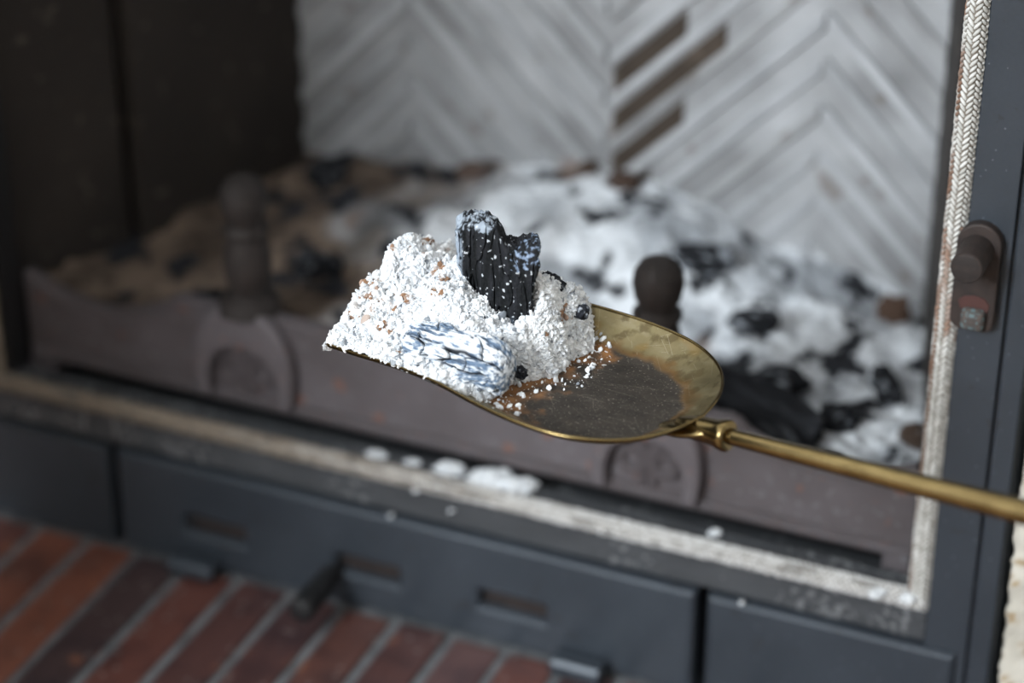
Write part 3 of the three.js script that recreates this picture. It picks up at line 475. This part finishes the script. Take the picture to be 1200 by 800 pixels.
{
  const NU = 330, NV = 340, u0 = 0.084, u1 = 0.2095, pos = [], idx = [], keep = [];
  for (let i = 0; i <= NU; i++) for (let j = 0; j <= NV; j++) { const u = u0 + (u1 - u0) * i / NU, w = halfW(Math.min(u, LEN)) + 0.0005, z = -w + 2 * w * j / NV; const h = heapH(u, z); const body = sm(-0.012, 0.0, h); pos.push(u + body * 0.0030 * fbm(u * 210, h * 210, z * 210 + 9, 3), h, z + body * 0.0030 * fbm(u * 210 + 7, h * 210, z * 210, 3)); keep.push(h > (u < LEN ? dishY(u, z) : -0.009) - 0.0012); }
  for (let i = 0; i < NU; i++) for (let j = 0; j < NV; j++) { const a = i * (NV + 1) + j, b = a + NV + 1; if (keep[a] && keep[b] && keep[a + 1] && keep[b + 1]) idx.push(a, a + 1, b, b, a + 1, b + 1); }
  const g = new THREE.BufferGeometry(); g.setAttribute('position', new THREE.Float32BufferAttribute(pos, 3)); g.setIndex(idx); g.computeVertexNormals(); colorize(g, ashTint);
  const m = mesh('ash_mass', g, M.ash, heap); m.userData.kind = 'stuff';
  // crumbs and flakes over it
  const r = rng(99), dummy = new THREE.Object3D(), base = new THREE.IcosahedronGeometry(1, 1); { const p = base.attributes.position; for (let i = 0; i < p.count; i++) { const x = p.getX(i), y = p.getY(i), z = p.getZ(i), d = 1 + 0.45 * n3(x * 1.7 + 3, y * 1.7, z * 1.7); p.setXYZ(i, x * d, y * d, z * d); } base.computeVertexNormals(); }
  const list = [];
  for (let k = 0; k < 30000; k++) {
    const u = 0.086 + r() * 0.1225, w = halfW(Math.min(u, LEN)), z = (r() * 2 - 1) * w, h = heapH(u, z); if (h < (u < LEN ? dishY(u, z) : -0.009)) continue;
    const clump = sm(-0.15, 0.3, fbm(u * 130, z * 130, 44, 2)), big = Math.pow(r(), 4), s = 0.00035 + 0.0011 * big + 0.0009 * big * clump; list.push([u, h + s * (0.1 + 0.6 * r()), z, s, r() * 6, r() * 6, r() * 6, r()]);
    const hu = heapH(u + 0.0016, z), hz = heapH(u, z + 0.0016), far = Math.abs(hu - h) > Math.abs(hz - h) ? [0.0016, 0, hu - h] : [0, 0.0016, hz - h];
    if (Math.abs(far[2]) > 0.0014 && Math.abs(far[2]) < 0.02) for (let q = 0; q < Math.min(5, Math.abs(far[2]) / 0.0009); q++) { const t = r(), s2 = 0.00035 + 0.0012 * Math.pow(r(), 4); if (h + far[2] * t > (u < LEN ? dishY(u, z) : -0.009)) list.push([u + far[0] * t, h + far[2] * t, z + far[1] * t, s2, r() * 6, r() * 6, r() * 6, r()]); }
  }
  for (let k = 0; k < 380; k++) { const z = (r() * 2 - 1) * 0.05, u = uMin(z) - Math.pow(r(), 3) * 0.022 + 0.006, s = 0.0002 + 0.0014 * Math.pow(r(), 5); if (u < 0.05) continue; list.push([u, dishY(u, z) + s * 0.6, z, s, r() * 6, r() * 6, r() * 6, r()]); }
  const im = new THREE.InstancedMesh(base, std({ roughness: 1 }), list.length); im.name = 'ash_crumbs'; im.userData.kind = 'stuff'; im.castShadow = im.receiveShadow = true;
  const cc = new THREE.Color();
  list.forEach(([x, y, z, s, a, b, c, q], i) => { dummy.position.set(x, y, z); dummy.rotation.set(a, b, c); dummy.scale.set(s * (0.7 + 1.2 * q), s * (0.30 + 0.5 * ((q * 7.3) % 1)), s); dummy.updateMatrix(); im.setMatrixAt(i, dummy.matrix); const t = ashTint(x, y, z), o = 0.92 + 0.12 * q; if (q > 0.9985 && s < 0.001) cc.setRGB(0.28, 0.16, 0.10); else if (q > 0.990 && s < 0.0008) cc.setRGB(0.07, 0.08, 0.10); else cc.setRGB(Math.min(0.9, t[0] * o), Math.min(0.9, t[1] * o), Math.min(0.92, t[2] * o)); im.setColorAt(i, cc); });
  heap.add(im);
}
// upright slab of charcoal
{
  const NT = 170, NA = 420, pos = [], idx = [], par = [];
  const topY = piecewise([[0.103, 0.057], [0.1065, 0.0625], [0.110, 0.0610], [0.116, 0.0585], [0.1205, 0.0555], [0.127, 0.0555], [0.1315, 0.0595], [0.1345, 0.0635], [0.142, 0.0640], [0.152, 0.0625], [0.156, 0.0605], [0.161, 0.056]]);
  const botY = piecewise([[0.104, 0.010], [0.121, -0.003], [0.135, -0.002], [0.155, 0.008], [0.168, 0.012]]);
  const xl = t => mix(0.1125, 0.1050, sm(0.1, 0.9, t)), xr = t => mix(0.144, 0.1625, sm(0.0, 0.6, t));
  const ringPt = (f, hx, hz) => { const rc = 0.0022, a = hx - rc, b = hz - rc, P = 4 * a + 4 * b + 2 * Math.PI * rc; let d = f * P; for (const [len, fn] of [[2 * a, q => [-a + q, -hz, 0, -1]], [Math.PI * rc / 2, q => { const w = q / rc; return [a + rc * Math.sin(w), -b - rc * Math.cos(w), Math.sin(w), -Math.cos(w)]; }], [2 * b, q => [hx, -b + q, 1, 0]], [Math.PI * rc / 2, q => { const w = q / rc; return [a + rc * Math.cos(w), b + rc * Math.sin(w), Math.cos(w), Math.sin(w)]; }], [2 * a, q => [a - q, hz, 0, 1]], [Math.PI * rc / 2, q => { const w = q / rc; return [-a - rc * Math.sin(w), b + rc * Math.cos(w), -Math.sin(w), Math.cos(w)]; }], [2 * b, q => [-hx, b - q, -1, 0]], [Math.PI * rc / 2 + 1, q => { const w = q / rc; return [-a - rc * Math.cos(w), -b - rc * Math.sin(w), -Math.cos(w), -Math.sin(w)]; }]]) { if (d <= len) return fn(d); d -= len; } };
  for (let i = 0; i <= NT; i++) for (let j = 0; j < NA; j++) {
    const t = i / NT, cap = t > 0.97 ? 1 - 0.12 * Math.pow((t - 0.97) / 0.03, 2) : 1, l = xl(t), rr = xr(t), [px, pz, sx, sz] = ringPt(j / NA, (rr - l) / 2, 0.0085);
    let u = (l + rr) / 2 + px * cap, z = 0.0080 + pz * cap;
    const y00 = t * 0.06, grain = fbm(u * 210 + z * 140, y00 * 26, z * 60 + 3, 4), blk = fbm(u * 75, y00 * 45, z * 60 + 9, 3), cr = Math.max(0, 1 - Math.abs(fbm(u * 110 + z * 60, y00 * 24, 21, 2)) * 15), pit = fbm(u * 480, y00 * 420, z * 480, 2), chip = sm(0.16, 0.2, fbm(u * 55 + 4, y00 * 40, z * 40 + 2, 2));
    const d = 0.0013 * grain + 0.0020 * blk - 0.0013 * cr + 0.0008 * pit - 0.0016 * chip;
    u += sx * d; z += sz * d; const y0 = botY(u), y1 = topY(u) + 0.0030 * fbm(u * 240, z * 240, 4, 3) - 0.10 * Math.max(0, z - 0.004);
    pos.push(u + 0.80 * z, mix(y0, y1, t), z); par.push([t, sx, sz, grain]);
  }
  for (let i = 0; i < NT + 10; i++) for (let j = 0; j < NA; j++) { const a = i * NA + j, b = i * NA + (j + 1) % NA; idx.push(a, a + NA, b, b, a + NA, b + NA); }
  const CAP = 10;                                        // broken top, drawn in towards the middle of the slab
  for (let c = 1; c <= CAP; c++) for (let j = 0; j < NA; j++) {
    const k = (NT * NA + j) * 3, zz = pos[k + 2], uu = pos[k] - 0.80 * zz, q = c / CAP, z = mix(zz, 0.008, q), u = uu + 0.0012 * fbm(uu * 300, z * 300, 8, 2) * q;
    pos.push(u + 0.80 * z, mix(pos[k + 1], topY(u) + 0.0030 * fbm(u * 240, z * 240, 4, 3) + 0.0022 * fbm(u * 600, z * 600, 6, 2) - 0.10 * Math.max(0, z - 0.004), Math.min(1, q * 1.5)), z); par.push([1, 0, 0, 0.1]);
  }
  const g = new THREE.BufferGeometry(); g.setAttribute('position', new THREE.Float32BufferAttribute(pos, 3)); g.setIndex(idx); g.computeVertexNormals();
  colorize(g, (x, y, z, i) => {
    const [t, ax, az, gr] = par[i]; let c = mix3([0.008, 0.009, 0.010], [0.020, 0.021, 0.025], sm(-0.2, 0.3, gr));
    const f = fbm(x * 330, y * 330, z * 330, 3), w = fbm(x * 60, y * 60, z * 60 + 5, 3);
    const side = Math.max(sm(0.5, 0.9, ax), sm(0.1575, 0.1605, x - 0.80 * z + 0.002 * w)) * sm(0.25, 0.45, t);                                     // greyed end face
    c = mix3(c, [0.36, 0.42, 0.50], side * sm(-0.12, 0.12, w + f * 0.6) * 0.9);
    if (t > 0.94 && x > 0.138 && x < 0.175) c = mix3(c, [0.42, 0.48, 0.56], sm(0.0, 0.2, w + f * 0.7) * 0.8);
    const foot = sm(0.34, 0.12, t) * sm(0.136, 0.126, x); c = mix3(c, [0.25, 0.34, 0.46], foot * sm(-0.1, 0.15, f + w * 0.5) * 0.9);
    if (f > 0.29) c = mix3(c, [0.60, 0.63, 0.67], 0.9); if (t > 0.8 && x < 0.125 && f > 0.06) c = mix3(c, [0.28, 0.36, 0.50], sm(0.06, 0.16, f) * 0.8);                                      // specks of ash
    return c;
  });
  const m = mesh('charcoal_slab', g, M.coal); m.position.set(...SH.pos); m.rotation.y = SH.rot; tag(m, 'upright jagged slab of black charcoal stuck in the ash heap on the shovel', 'charcoal');
}
// lying piece burnt white, cracked into blocks
{
  const NL = 360, NA = 420, pos = [], idx = [], par = [], L = 0.072, R0 = 0.0145;
  for (let i = 0; i <= NL; i++) for (let j = 0; j < NA; j++) {
    const s = -1 + 2 * i / NL, a = j / NA * Math.PI * 2, ends = Math.pow(Math.max(0, 1 - Math.pow(Math.abs(s), s > 0 ? 10 : 6)), 0.42);
    const X = s * L * 0.5, Y = R0 * ends * Math.sin(a), Z = R0 * ends * Math.cos(a), warp = fbm(X * 34, Y * 40, Z * 40 + 3, 2);
    const k = (0.8 * Y + 0.6 * Z) / 0.0088 + 0.75 * warp + 0.3, row = Math.floor(k), cell = X / 0.0175 + hash2(row, 5) * 0.9 + 0.5 * n3(X * 60, Y * 160, Z * 160), ci = Math.floor(cell);
    const grain = fbm(X * 28, Y * 330, Z * 330, 4), fine = fbm(X * 110, Y * 900, Z * 900, 2), lumpy = fbm(X * 42 + 3, Y * 60, Z * 60, 3);
    const seamOn = sm(-0.10, 0.08, fbm(X * 60, row * 3.3, 6, 2)), seam = (1 - sm(0.02, 0.15, Math.abs(k - Math.round(k)))) * seamOn, cut = (1 - sm(0.015, 0.065, Math.abs(cell - Math.round(cell)))) * (hash2(row, Math.round(cell), 3) > 0.4 ? 1 : 0);
    const r = R0 * ends * (1 + 0.45 * lumpy) + ends * (0.0030 * grain + 0.0016 * fine - 0.0042 * seam - 0.0046 * cut + (hash2(row, ci, 9) - 0.5) * 0.0026);
    pos.push(X, r * Math.sin(a) * 1.02, r * Math.cos(a) * 0.86); par.push([Math.max(seam, cut), grain, fine, hash2(row, ci, 4)]);
  }
  for (let i = 0; i < NL; i++) for (let j = 0; j < NA; j++) { const a = i * NA + j, b = i * NA + (j + 1) % NA; idx.push(a, b, a + NA, b, b + NA, a + NA); }
  const g = new THREE.BufferGeometry(); g.setAttribute('position', new THREE.Float32BufferAttribute(pos, 3)); g.setIndex(idx); g.computeVertexNormals();
  colorize(g, (x, y, z, i) => { const [ck, gr, fi, bl] = par[i], w = fbm(x * 70, y * 420, z * 420, 4), v = fbm(x * 300, y * 700, z * 700, 2); let c = mix3([0.13, 0.19, 0.28], [0.80, 0.83, 0.87], sm(-0.26, 0.20, gr * 0.5 + fi * 0.5 + w * 0.9 + v * 0.5 + (bl - 0.5) * 0.25)); c = mix3(c, [0.022, 0.027, 0.038], 0.95 * sm(0.3, 0.75, ck)); if (fi + gr * 0.7 < -0.24) c = mix3(c, [0.06, 0.075, 0.10], 0.7); return c; });
  const m = mesh('burnt_log_piece', g, M.coal);
  const gq = new THREE.Group(); gq.position.set(...SH.pos); gq.rotation.y = SH.rot; gq.updateMatrixWorld();
  const q = new THREE.Object3D(); q.position.set(0.1330, 0.0030, -0.0345); q.rotation.set(0.25, -0.10, -0.12); gq.add(q); gq.updateMatrixWorld(true); q.matrixWorld.decompose(m.position, m.quaternion, m.scale);
  tag(m, 'cracked blue-white burnt piece of wood lying on the ash heap', 'charcoal');
}
// small chips of charcoal in the heap
[[0.1165, 0.0275, 0.0255, 0.0080, 0.0055, 0.0050, 0.5, 'small dark charcoal chip in the ash right of the upright slab'], [0.1085, -0.0075, -0.0130, 0.0062, 0.0040, 0.0045, 0.6, 'blue-black charcoal chip between the burnt piece and the bare bowl'], [0.1030, 0.0115, 0.0330, 0.0060, 0.0050, 0.0045, 0.85, 'greyed charcoal chip at the right edge of the ash heap']].forEach(([u, y, z, a, b, c, ashy, label], i) => {
  const m = mesh('charcoal_chip', lumpGeo(a, b, c, 60 + i * 5, ashy, [0.018, 0.020, 0.026]), M.coal);
  const o = new THREE.Group(), q = new THREE.Object3D(); o.position.set(...SH.pos); o.rotation.y = SH.rot; q.position.set(u, y, z); q.rotation.set(0.3, 0.6 + i, 0.4); o.add(q); o.updateMatrixWorld(true); q.matrixWorld.decompose(m.position, m.quaternion, m.scale);
  tag(m, label, 'charcoal', 'charcoal chips in the ash heap');
});
// ---------------------------------------------------------------- ash fallen on the sill and rail
{
  const spots = [[-0.387, 0.0085, -0.014, 0.0075, 0.3, 'flat ash flake on the sill, leftmost of the row below the shovel'], [-0.360, 0.0085, -0.015, 0.006, 0.4, 'small ash flake on the sill, second of the row below the shovel'], [-0.333, 0.0085, -0.016, 0.0105, 0.8, 'ash clump on the sill left of the largest clump'], [-0.303, 0.0085, -0.015, 0.015, 0.9, 'large white ash clump on the sill below the shovel bowl'], [-0.283, 0.0085, -0.014, 0.0135, 0.8, 'white ash clump on the sill, rightmost of the row below the shovel'], [-0.145, 0.0085, -0.016, 0.005, 1, 'white ash flake on the sill below the shovel handle'], [-0.010, 0.010, 0.006, 0.007, 0.8, 'fluffy ash tuft on the rope seal in the lower right corner'], [-0.030, 0.0085, 0.006, 0.007, 0.6, 'ash tuft on the rope seal left of the lower right corner'], [-0.35, -0.002, 0.0005, 0.0035, 0.5, 'ash speck on the lower rail under the row of flakes'], [-0.325, -0.012, 0.0, 0.0028, 0.5, 'tiny ash speck low on the rail above the drawer'], [-0.118, -0.0245, 0.005, 0.0024, 1, 'ash speck on the top edge of the right base panel'], [-0.368, -0.0245, 0.005, 0.0026, 1, 'ash speck on the top edge of the drawer']];
  spots.forEach(([x, y, z, s, h, label], i) => {
    const g = mergeVertices((() => { const k = new THREE.IcosahedronGeometry(1, 14); k.deleteAttribute('uv'); k.deleteAttribute('normal'); return k; })(), 1e-5), p = g.attributes.position;
    for (let k = 0; k < p.count; k++) { const a = p.getX(k), b = p.getY(k), c = p.getZ(k), d = 1 + 0.5 * fbm(a * 1.6 + i * 9, b * 1.6, c * 1.6, 4) + 0.25 * fbm(a * 7 + i, b * 7, c * 7, 2); p.setXYZ(k, a * d * s, Math.max(-0.2, b) * d * s * (0.5 + 0.5 * fbm(a * 4 + i, 3, c * 4, 2)) * h, c * d * s * 0.62); }
    g.computeVertexNormals(); colorize(g, (a, b, c) => mix3([0.50, 0.52, 0.55], [0.86, 0.87, 0.88], sm(-0.3, 0.3, fbm(a * 300 + i, b * 300, c * 300, 3))));
    const m = mesh('ash_flake', g, M.ash); m.position.set(x, y + s * 0.08, z); m.rotation.y = i * 0.7 * 0.2; tag(m, label, 'ash', 'flakes of ash fallen on the stove front');
  });
}
scene.traverse(o => { if (o.isMesh) { o.castShadow = true; o.receiveShadow = true; } });
renderer.render(scene, camera);
